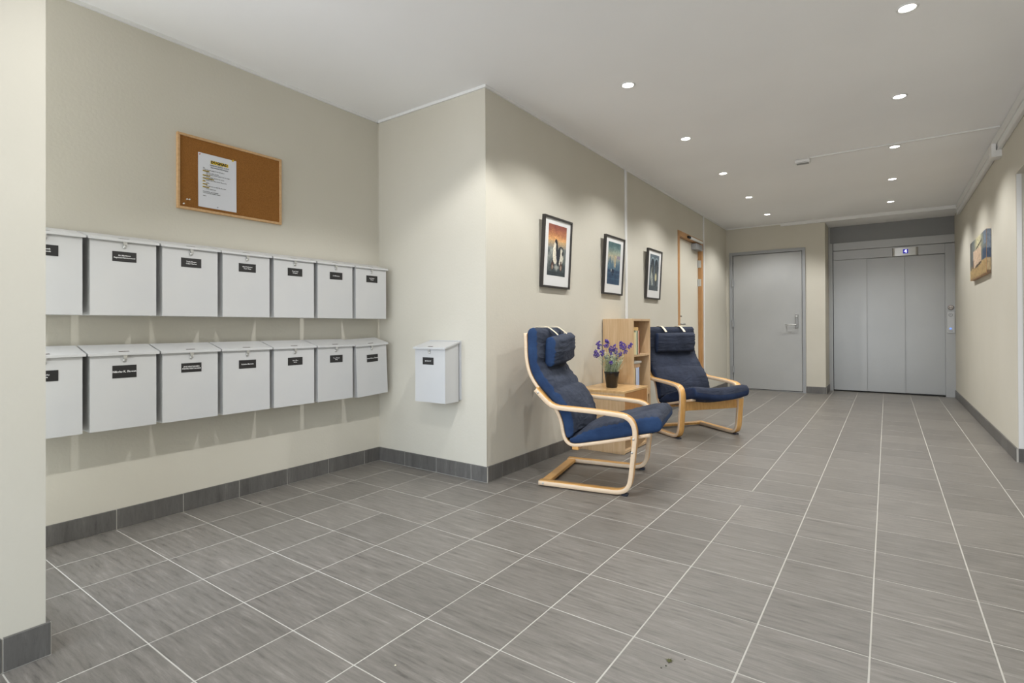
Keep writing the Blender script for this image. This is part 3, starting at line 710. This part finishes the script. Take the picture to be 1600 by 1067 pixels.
# ------------------------------------------------------------------ armchairs
def catmull(pts, n=8):
    P = [Vector(p) for p in pts]; P = [P[0]*2-P[1]]+P+[P[-1]*2-P[-2]]; out = []
    for i in range(1, len(P)-2):
        for k in range(n):
            t = k/n; a, b, c, d = P[i-1], P[i], P[i+1], P[i+2]
            out.append(.5*((2*b)+(c-a)*t+(2*a-5*b+4*c-d)*t*t+(3*b-a-3*c+d)*t**3))
    out.append(P[-2]); return out
def strip(pts, th, y0, y1, n=6):
    """bent laminated strip: wide faces honey (1), edges pale (0)"""
    c = catmull(pts, n); m = MB(); vs = []
    for i, p in enumerate(c):
        t = (c[min(i+1, len(c)-1)]-c[max(i-1, 0)]).normalized(); nn = Vector((-t.y, t.x))
        a, b = p+nn*th/2, p-nn*th/2; ch = .0025
        a2, b2 = p+nn*(th/2-ch), p-nn*(th/2-ch)
        vs += [(a.x, y0+ch, a.y), (a.x, y1-ch, a.y), (a2.x, y1, a2.y), (b2.x, y1, b2.y), (b.x, y1-ch, b.y), (b.x, y0+ch, b.y), (b2.x, y0, b2.y), (a2.x, y0, a2.y)]
    fs = []; mi = []
    for i in range(len(c)-1):
        for k in range(8):
            fs.append([i*8+k, i*8+(k+1) % 8, (i+1)*8+(k+1) % 8, (i+1)*8+k]); mi.append(1 if k in (0, 4) else 0)
    n_ = (len(c)-1)*8; fs += [list(range(8))[::-1], [n_+k for k in range(8)]]; mi += [0, 0]
    m.add(vs, fs, mi, True); return m
def cushion(path, thick, half, yc, crown=.02, nlat=22, ends=(.03, .03), sag=None, seams=()):
    """path: rear/bottom side points (s,z); thick: list of (fraction, thickness)"""
    c = catmull(path, 7)
    L = [0]
    for i in range(1, len(c)): L.append(L[-1]+(c[i]-c[i-1]).length)
    tot = L[-1]; N = 46; vs = []; K = 2*nlat+10
    def at(d):
        d = max(0, min(tot, d))
        for i in range(1, len(c)):
            if L[i] >= d: f_ = (d-L[i-1])/(L[i]-L[i-1]+1e-9); return c[i-1].lerp(c[i], f_), (c[min(i+1, len(c)-1)]-c[max(i-2, 0)]).normalized()
        return c[-1], (c[-1]-c[-2]).normalized()
    def th(u):
        for (a, ta), (b, tb) in zip(thick[:-1], thick[1:]):
            if u <= b: return ta+(tb-ta)*(u-a)/(b-a)
        return thick[-1][1]
    secs = []
    for i in range(N+1):
        # denser near the ends
        u = .5-.5*math.cos(math.pi*i/N); u = u*.6+i/N*.4; d = u*tot
        p, t = at(d); nn = Vector((-t.y, t.x)) ; T = th(u)
        e = 1.0
        for dist, r in ((d, ends[0]), (tot-d, ends[1])):
            if r > 0 and dist < r: e = min(e, max(0, 1-(1-dist/r)**2.4)**(1/2.2))
        seam = 0
        for (us, dep) in seams: seam += dep*math.exp(-((u-us)/.018)**2)
        ring = []; mid = T/2; ee = max(e, .03)
        for k in range(nlat+1):      # front, left to right
            a = -1+2*k/nlat; edge = 1-abs(a)**6; y = a*half*(1-.0*edge)
            f_ = T+crown*(1-a*a)-seam*(1-.3*a*a)
            wr = .0035*math.sin(9*u*tot*20+3*math.sin(a*5+u*7))*abs(a)**2
            if abs(a) > .93: f_ -= .010*((abs(a)-.93)/.07)**2
            ring.append((y, f_+wr))
        sidep = [.72, .45, .2]
        for q in sidep: ring.append((half+.004, T*q))
        for k in range(nlat+1):
            a = 1-2*k/nlat; ring.append((a*half*.99, 0.0))
        for q in sidep[::-1]: ring.append((-half-.004, T*q))
        row = []
        for (y, q) in ring:
            q = mid+(q-mid)*ee; y = y*(.97+.03*e)
            if sag: q -= sag*(1-min(1, abs(y/half))**2)*min(1, u*1.5)
            row.append((p.x+nn.x*q, yc+y, p.y+nn.y*q))
        secs.append(row)
    K = len(secs[0]); m = MB(); vs = [v for r in secs for v in r]; fs = []; mi = []
    for i in range(N):
        for k in range(K):
            fs.append([i*K+k, i*K+(k+1) % K, (i+1)*K+(k+1) % K, (i+1)*K+k]); mi.append(0 if k < nlat else 1)
    fs += [list(range(K))[::-1], [N*K+k for k in range(K)]]; mi += [0, 0]
    m.add(vs, fs, mi, True); return m
ARM = [(.0, .022), (.12, .021), (.30, .019), (.43, .018), (.485, .021), (.522, .036), (.543, .066), (.553, .11), (.563, .20), (.573, .29), (.577, .345), (.575, .382), (.564, .414), (.544, .438), (.512, .453), (.46, .460), (.36, .468), (.24, .474), (.155, .478), (.11, .483), (.075, .497), (.044, .522), (.012, .553), (-.018, .582)]
RAIL = [(-.104, .925), (-.101, .86), (-.099, .79), (-.091, .73), (-.075, .675), (-.05, .628), (-.015, .582), (.03, .533), (.075, .484), (.106, .438), (.126, .385), (.136, .335), (.146, .297), (.165, .268), (.195, .254), (.235, .256), (.30, .268), (.42, .293), (.55, .323), (.655, .346)]
BACKP = [(-.090, .957), (-.089, .925), (-.087, .86), (-.085, .79), (-.077, .735), (-.062, .682), (-.038, .637), (-.003, .591), (.042, .542), (.088, .492), (.120, .443), (.139, .39), (.149, .338), (.158, .305), (.172, .285)]
SEATP = [(.176, .272), (.205, .266), (.24, .269), (.30, .281), (.42, .306), (.55, .336), (.64, .357), (.69, .367), (.730, .377)]
CW = .65
def armchair(label, loc, ang, top, side, sag=0, dz=.02):
    t = thing('armchair', label, 'armchair', loc, ang, 'cantilever armchairs against the corridor wall')
    wd = [M['birch_edge'], M['birch_face']]; fb = [top, side]
    for y0 in (0, CW-.054):
        s_ = strip(ARM, .0255, y0, y0+.054).build('arm_frame', wd, t)
        yo = y0-.0006 if y0 == 0 else y0+.0546
        for (x, z) in ((.570, .328), (.562, .252), (.03, .022), (.0, .566)):
            m = MB(); m.lathe([(.0001, .0015), (.006, .0015), (.0065, 0), (.0065, -.002)], 12, T=Matrix.Translation((x, yo, z)) @ Matrix.Rotation(math.radians(90 if y0 == 0 else -90), 4, 'X')); m.build('bolt', M['steel'], s_)
        m = MB(); m.bevbox(.50, .535, y0+.008, y0+.046, 0, .012, .003, 1); m.build('rubber_foot', M['rubber'], s_)
    for y0 in (.058, CW-.058-.042): strip(RAIL, .020, y0, y0+.042).build('seat_rail', wd, t)
    m = MB(); m.bevbox(.005, .06, .054, CW-.054, .011, .033, .003, 1, mi=0); m.build('rear_floor_bar', M['birch_face'], t)
    Tm = Matrix.Translation((.556, 0, .29)) @ Matrix.Rotation(math.radians(-4), 4, 'Y')
    m = MB(); m.bevbox(-.009, .009, .054, CW-.054, -.047, .040, .003, 1, T=Tm); m.build('front_crossbar', M['birch_face'], t)
    m = MB(); m.bevbox(.195, .235, .058, CW-.058, .226, .245, .003, 1); m.build('seat_crossbar', M['birch_face'], t)
    m = MB(); m.bevbox(-.018, .004, .054, CW-.054, .56, .60, .003, 1, T=Matrix.Translation((-.012, 0, -.008))); m.build('back_crossbar', M['birch_face'], t)
    for (x, z) in ((-.100, .90), (-.098, .80), (-.082, .70), (.098, .45)):
        m = MB(); m.bevbox(x-.005, x+.004, .10, CW-.10, z-.02, z+.02, .002, 1); m.build('back_slat', M['birch_face'], t)
    m = MB(); c = catmull(RAIL[12:], 4); vs = []
    for p in c: vs += [(p.x, .1, p.y+.004), (p.x, .2, p.y-.014), (p.x, .325, p.y-.022), (p.x, .45, p.y-.014), (p.x, .55, p.y+.004)]
    m.add(vs, [[i*5+k, i*5+k+1, (i+1)*5+k+1, (i+1)*5+k] for i in range(len(c)-1) for k in range(4)], 0, True); m.build('seat_sling', M['sling'], t)
    cushion(BACKP, [(0, .075), (.12, .072), (.3, .070), (.62, .074), (.85, .075), (1, .06)], .268, CW/2, .026, ends=(.05, .02), seams=((.30, .016), (.62, .024))).build('back_cushion', fb, t)
    sc_ = cushion(SEATP, [(0, .035), (.08, .05), (.2, .073), (.4, .088), (.8, .098), (1, .096)], .268, CW/2, .016, ends=(.012, .045), seams=((.55, .006),), sag=sag).build('seat_cushion', fb, t)
    # head pillow, slightly tilted
    pp = cushion([(-.0, -.095), (-.003, -.03), (-.003, .03), (.0, .095)][::-1], [(0, .07), (.5, .078), (1, .066)], .203, 0, .022, nlat=18, ends=(.03, .03))
    pw = pp.build('headrest_pillow', fb, t); pw.location = (.008, CW/2+.005, .800+dz); pw.rotation_euler = (math.radians(3.6 if dz > .015 else .5), math.radians(3), 0)
    for yy in (-.105, .10):
        pts = [(-.052, .905), (-.072, .97-.005), (-.118, .966), (-.135, .93)]
        cc = [Vector((.052, .905)), Vector((.040, .918)), Vector((.022, .932)), Vector((-.004, .950)), Vector((-.036, .960)), Vector((-.07, .959)), Vector((-.098, .948)), Vector((-.113, .92)), Vector((-.115, .87))]
        cs = catmull(cc, 5); m = MB(); vs = []
        for i, p in enumerate(cs):
            tt = (cs[min(i+1, len(cs)-1)]-cs[max(i-1, 0)]).normalized(); nn = Vector((tt.y, -tt.x)); q = p+nn*.009; r_ = p+nn*.006
            y = CW/2+yy; vs += [(q.x, y-.011, q.y), (q.x, y+.011, q.y), (r_.x, y+.011, r_.y), (r_.x, y-.011, r_.y)]
        fs = [[i*4+k, i*4+(k+1) % 4, (i+1)*4+(k+1) % 4, (i+1)*4+k] for i in range(len(cs)-1) for k in range(4)]
        m.add(vs, fs+[[0, 1, 2, 3]], 0, False); m.build('strap', M['strap'], t)
    return t
armchair('bent birch armchair with faded blue cushions and headrest, nearest the camera', (-1.732, 2.723, 0), math.radians(12.33), M['fab_top'], M['fab_side'])
armchair('bent birch armchair with dark navy cushions, behind the low cabinet and bookcase', (-1.902, 4.84, 0), math.radians(-37.0), M['fab_top2'], M['fab_side2'], .035, .01)

# ------------------------------------------------------------------ low cabinet
lc = thing('low_cabinet', 'low pale wood cabinet with a potted lavender on top, beside the near armchair', 'cabinet', (-1.8225, 3.99, 0))
cx, cy = -1.8225, 3.99; hx, hy, hz, t = .2025, .243, .475, .018
m = MB(); m.bevbox(-hx, hx, -hy, hy, hz-t, hz, .0015, 1); m.build('top', M['veneertop'], lc)
for s in (-1, 1):
    y0 = -hy if s < 0 else hy-t
    m = MB(); m.bevbox(-hx, hx, y0, y0+t, 0, hz-t, .0015, 1); m.build('side_panel', M['veneer'], lc)
m = MB(); m.box(-hx, hx, -hy+t, hy-t, .006, .006+t); m.build('bottom', M['veneer'], lc)
m = MB(); m.box(-hx, hx-.02, -hy+t, hy-t, .232, .25); m.build('shelf', M['veneer'], lc)
m = MB(); m.box(-hx, -hx+.006, -hy+t, hy-t, .024, hz-t); m.build('back_panel', M['back'], lc)
m = MB(); m.bevbox(hx-.018, hx-.001, -hy+t+.001, hy-t-.001, .235, hz-t-.001, .001, 1); m.build('door', M['veneerdark'], lc)

# tall bookcase behind it
bc = thing('bookcase', 'narrow tall pale wood bookcase standing against the wall behind the low cabinet', 'bookcase', (-1.89, 4.44, 0))
hx, hy, hz = .14, .197, 1.03
for s in (-1, 1):
    y0 = -hy if s < 0 else hy-t
    m = MB(); m.bevbox(-hx, hx, y0, y0+t, 0, hz-t if s > 9 else hz, .0015, 1); m.build('side_panel', M['veneer'], bc)
m = MB(); m.box(-hx, hx-.001, -hy+t, hy-t, hz-t-.001, hz-.001); m.build('top', M['veneer'], bc)
m = MB(); m.box(-hx, -hx+.005, -hy+t, hy-t, .02, hz-t); m.build('back_panel', M['veneer'], bc)
for z in (.012, .358, .705):
    m = MB(); m.bevbox(-hx+.005, hx-.004, -hy+t, hy-t, z, z+t, .001, 1); m.build('shelf', M['veneer'], bc)
BX, BY = -1.89, 4.44
def book(x1, y, z, w, d, h, col, label, lying=False, rz=0, tilt=0):
    o = thing('book', label, 'book', (x1, y, z), rz, 'books in the tall bookcase')
    if tilt: o.rotation_euler = (math.radians(tilt), 0, rz)
    cm = mat('book_cover', srgb(*col), .55); pg = M['mount']; c = .003
    m = MB()
    if not lying:   # spine faces +X at x1
        m.box(-d, 0, -w/2, -w/2+c, 0, h).box(-d, 0, w/2-c, w/2, 0, h).box(-c, .001, -w/2+c, w/2-c, 0, h); m.build('cover', cm, o)
        m = MB(); m.box(-d+.004, -c, -w/2+c, w/2-c, .003, h-.003); m.build('pages', pg, o)
    else:
        m.box(-d, 0, -w/2, w/2, 0, c).box(-d, 0, -w/2, w/2, h-c, h).box(-c, .001, -w/2, w/2, c, h-c); m.build('cover', cm, o)
        m = MB(); m.box(-d+.004, -c, -w/2+.003, w/2-.003, c, h-c); m.build('pages', pg, o)
    return o
zs = .723; xf = BX+.137
y0 = BY-hy+t+.003
bk = [(.044, .15, .19, (214, 196, 150), 'thick cream book at the left end of the top shelf'), (.020, .15, .225, (196, 200, 176), 'pale grey-green book second on the top shelf'), (.020, .15, .215, (58, 74, 52), 'dark green book on the top shelf'), (.014, .145, .212, (230, 215, 180), 'thin ivory book on the top shelf beside the green one'), (.020, .15, .213, (160, 72, 62), 'red book at the right end of the top shelf row')]
y = y0
for w_, d_, h_, col, lab in bk: book(xf, y+w_/2, zs, w_, d_, min(h_, .205), col, lab); y += w_+.001
book(xf-.004, y0+.055, zs+.2055, .10, .16, .028, (206, 170, 110), 'tan book lying flat across the top shelf row', True)
book(xf-.006, y0+.115, zs+.2055, .0, .0, .0, (206, 170, 110), '', True) if False else None
zs = .376; y = y0
bk = [(.028, .16, .235, (206, 182, 138), 'tan book at the left end of the lower shelf'), (.014, .15, .225, (90, 70, 52), 'thin dark brown book on the lower shelf'), (.032, .17, .236, (196, 204, 222), 'pale blue book, left of the two on the lower shelf'), (.036, .17, .236, (170, 184, 212), 'light blue-grey book at the right of the lower shelf row')]
for w_, d_, h_, col, lab in bk: book(xf, y+w_/2, zs, w_, d_, h_, col, lab); y += w_+.001
book(xf, y0+.07, zs+.237, .125, .17, .034, (176, 142, 108), 'brown book lying on top of the lower shelf row', True)
book(xf+.005, y0+.078, zs+.2715, .15, .17, .018, (170, 166, 156), 'grey book lying uppermost on the lower shelf stack', True)

# ------------------------------------------------------------------ potted lavender
pt = thing('potted_lavender', 'purple lavender in a glossy black pot on the low cabinet', 'plant', (-1.815, 3.955, .475))
m = MB(); m.lathe([(.0001, 0), (.042, 0), (.044, .003), (.057, .110), (.0605, .118), (.0605, .126), (.057, .128), (.055, .124), (.052, .105), (.0001, .104)], 32); m.build('pot', M['pot'], pt)
m = MB(); m.lathe([(.0525, .1045), (.0001, .112)], 20); m.build('soil', M['soil'], pt)
rnd = random.Random(11)
st = MB(); lv = MB()
for k in range(170):
    a = rnd.uniform(0, 6.283); r0 = rnd.uniform(0, .045); ln = rnd.uniform(.05, .185); sp_ = rnd.uniform(.15, .85)
    p0 = Vector((r0*math.cos(a), r0*math.sin(a), .108)); dr = Vector((math.cos(a)*sp_*(.3+r0*14), math.sin(a)*sp_*(.3+r0*14), 1)).normalized()
    pr = p0+dr*ln; pts = [p0, p0.lerp(pr, .5)+Vector((rnd.uniform(-.006, .006), rnd.uniform(-.006, .006), .004)), pr]
    lv.tube(pts, [.0011, .0010, .0006], 4, mi=rnd.choice((0, 1, 1)), cap=False)
    for q in range(9):
        f_ = rnd.uniform(.15, 1); c = p0.lerp(pr, f_); b_ = rnd.uniform(0, 6.283); L_ = rnd.uniform(.012, .026)
        d_ = Vector((math.cos(b_), math.sin(b_), rnd.uniform(.3, 1.2))).normalized()*L_; s_ = d_.cross(Vector((0, 0, 1))).normalized()*.0024
        lv.add([c, c+d_*.5+s_, c+d_, c+d_*.5-s_], [[0, 1, 2, 3]], rnd.choice((0, 1, 1)))
lv.build('leaves', [M['stem'], M['stempale']], pt, kind='stuff')
# flower heads: lateral offsets as seen (along camera right) and height
R_ = Vector((.817, .577, 0)); F_ = Vector((-.577, .817, 0))
heads = [(-.115, .335, .05), (-.088, .350, .04), (-.05, .365, .05), (-.062, .335, .03), (-.108, .265, .055), (-.128, .285, .04), (-.09, .275, .05), (-.055, .285, .035), (-.03, .35, .055), (.005, .30, .06), (.028, .315, .06), (.045, .29, .05), (.075, .335, .05), (.088, .345, .04), (.105, .285, .035), (.12, .32, .055), (.138, .335, .05), (.05, .25, .055), (.066, .265, .04), (-.02, .20, .03), (-.032, .24, .03), (.0, .255, .03), (-.12, .25, .03)]
for k, (dx, z, L_) in enumerate(heads):
    dy = rnd.uniform(-.07, .07); tip = R_*dx+F_*dy+Vector((0, 0, z)); base = Vector((tip.x*.22, tip.y*.22, .11)); mid = base.lerp(tip, .55)+Vector((-tip.x*.1, -tip.y*.1, .015))
    c = [base, mid, tip]
    m = MB(); m.tube([base, base.lerp(mid, .5), mid, mid.lerp(tip, .5), tip], .0011, 5, mi=1, cap=False)
    ax = (tip-mid).normalized()
    for q in range(int(L_*640)):
        f_ = rnd.uniform(-L_*.5, L_*.5); rr = .0155*(1-(f_/(L_*.6))**2)**.5*rnd.uniform(.4, 1); a = rnd.uniform(0, 6.283)
        u = ax.cross(Vector((.3, .2, 1))).normalized(); v = ax.cross(u); p = tip+ax*f_+(u*math.cos(a)+v*math.sin(a))*rr; s_ = rnd.uniform(.004, .0068)
        oc = [p+Vector(d)*s_ for d in ((1, 0, 0), (0, 1, 0), (-1, 0, 0), (0, -1, 0), (0, 0, 1.2), (0, 0, -1.2))]
        m.add(oc, [(0, 1, 4), (1, 2, 4), (2, 3, 4), (3, 0, 4), (1, 0, 5), (2, 1, 5), (3, 2, 5), (0, 3, 5)], 0)
    m.build('flower_spike', [M['lav'], M['stem']], pt)

# ------------------------------------------------------------------ bits on the floor
leaf = mat('dried_olive_leaf', srgb(84, 84, 46), .9)
m = MB(); rnd = random.Random(3); vs = [(0, 0, .004)]
for k in range(14): a = k/14*6.283; r = .013*(1.0 if k % 2 else .45)*rnd.uniform(.7, 1.2); vs.append((r*math.cos(a), r*math.sin(a), .0015))
m.add(vs, [[0, 1+k, 1+(k+1) % 14] for k in range(14)]); o = m.build('dry_leaf', leaf); o.location = (-.525, 1.529, 0); tag(o, 'tiny crumpled olive leaf lying on the tiles in the foreground', 'leaf')
def crumb(x, y, r, col, label, grp=None):
    bm = bmesh.new(); bmesh.ops.create_icosphere(bm, subdivisions=1, radius=r)
    for v in bm.verts: v.co *= rnd.uniform(.7, 1.2); v.co.z = v.co.z*.5+r*.4
    me = bpy.data.meshes.new('crumb'); bm.to_mesh(me); bm.free(); me.materials.append(col); o = link('crumb', me, None, (x, y, 0)); tag(o, label, 'crumb', grp)
cw = mat('pale_crumb', srgb(220, 214, 190), .8); cd = mat('dark_crumb', srgb(60, 60, 46), .8)
crumb(-1.155, 1.061, .0035, cw, 'pale chip on the foreground tile left of the centre')
crumb(-2.819, 1.593, .006, cd, 'small dark chip on the floor below the mailboxes')
for dx, dy, lb in ((.035, .03, 'tiny dark crumb to the right of the olive leaf'), (.0, -.028, 'tiny dark crumb just in front of the olive leaf'), (-.008, -.045, 'tiny dark crumb farther in front of the olive leaf')): crumb(-.525+dx, 1.529+dy, .0025, cd, lb)
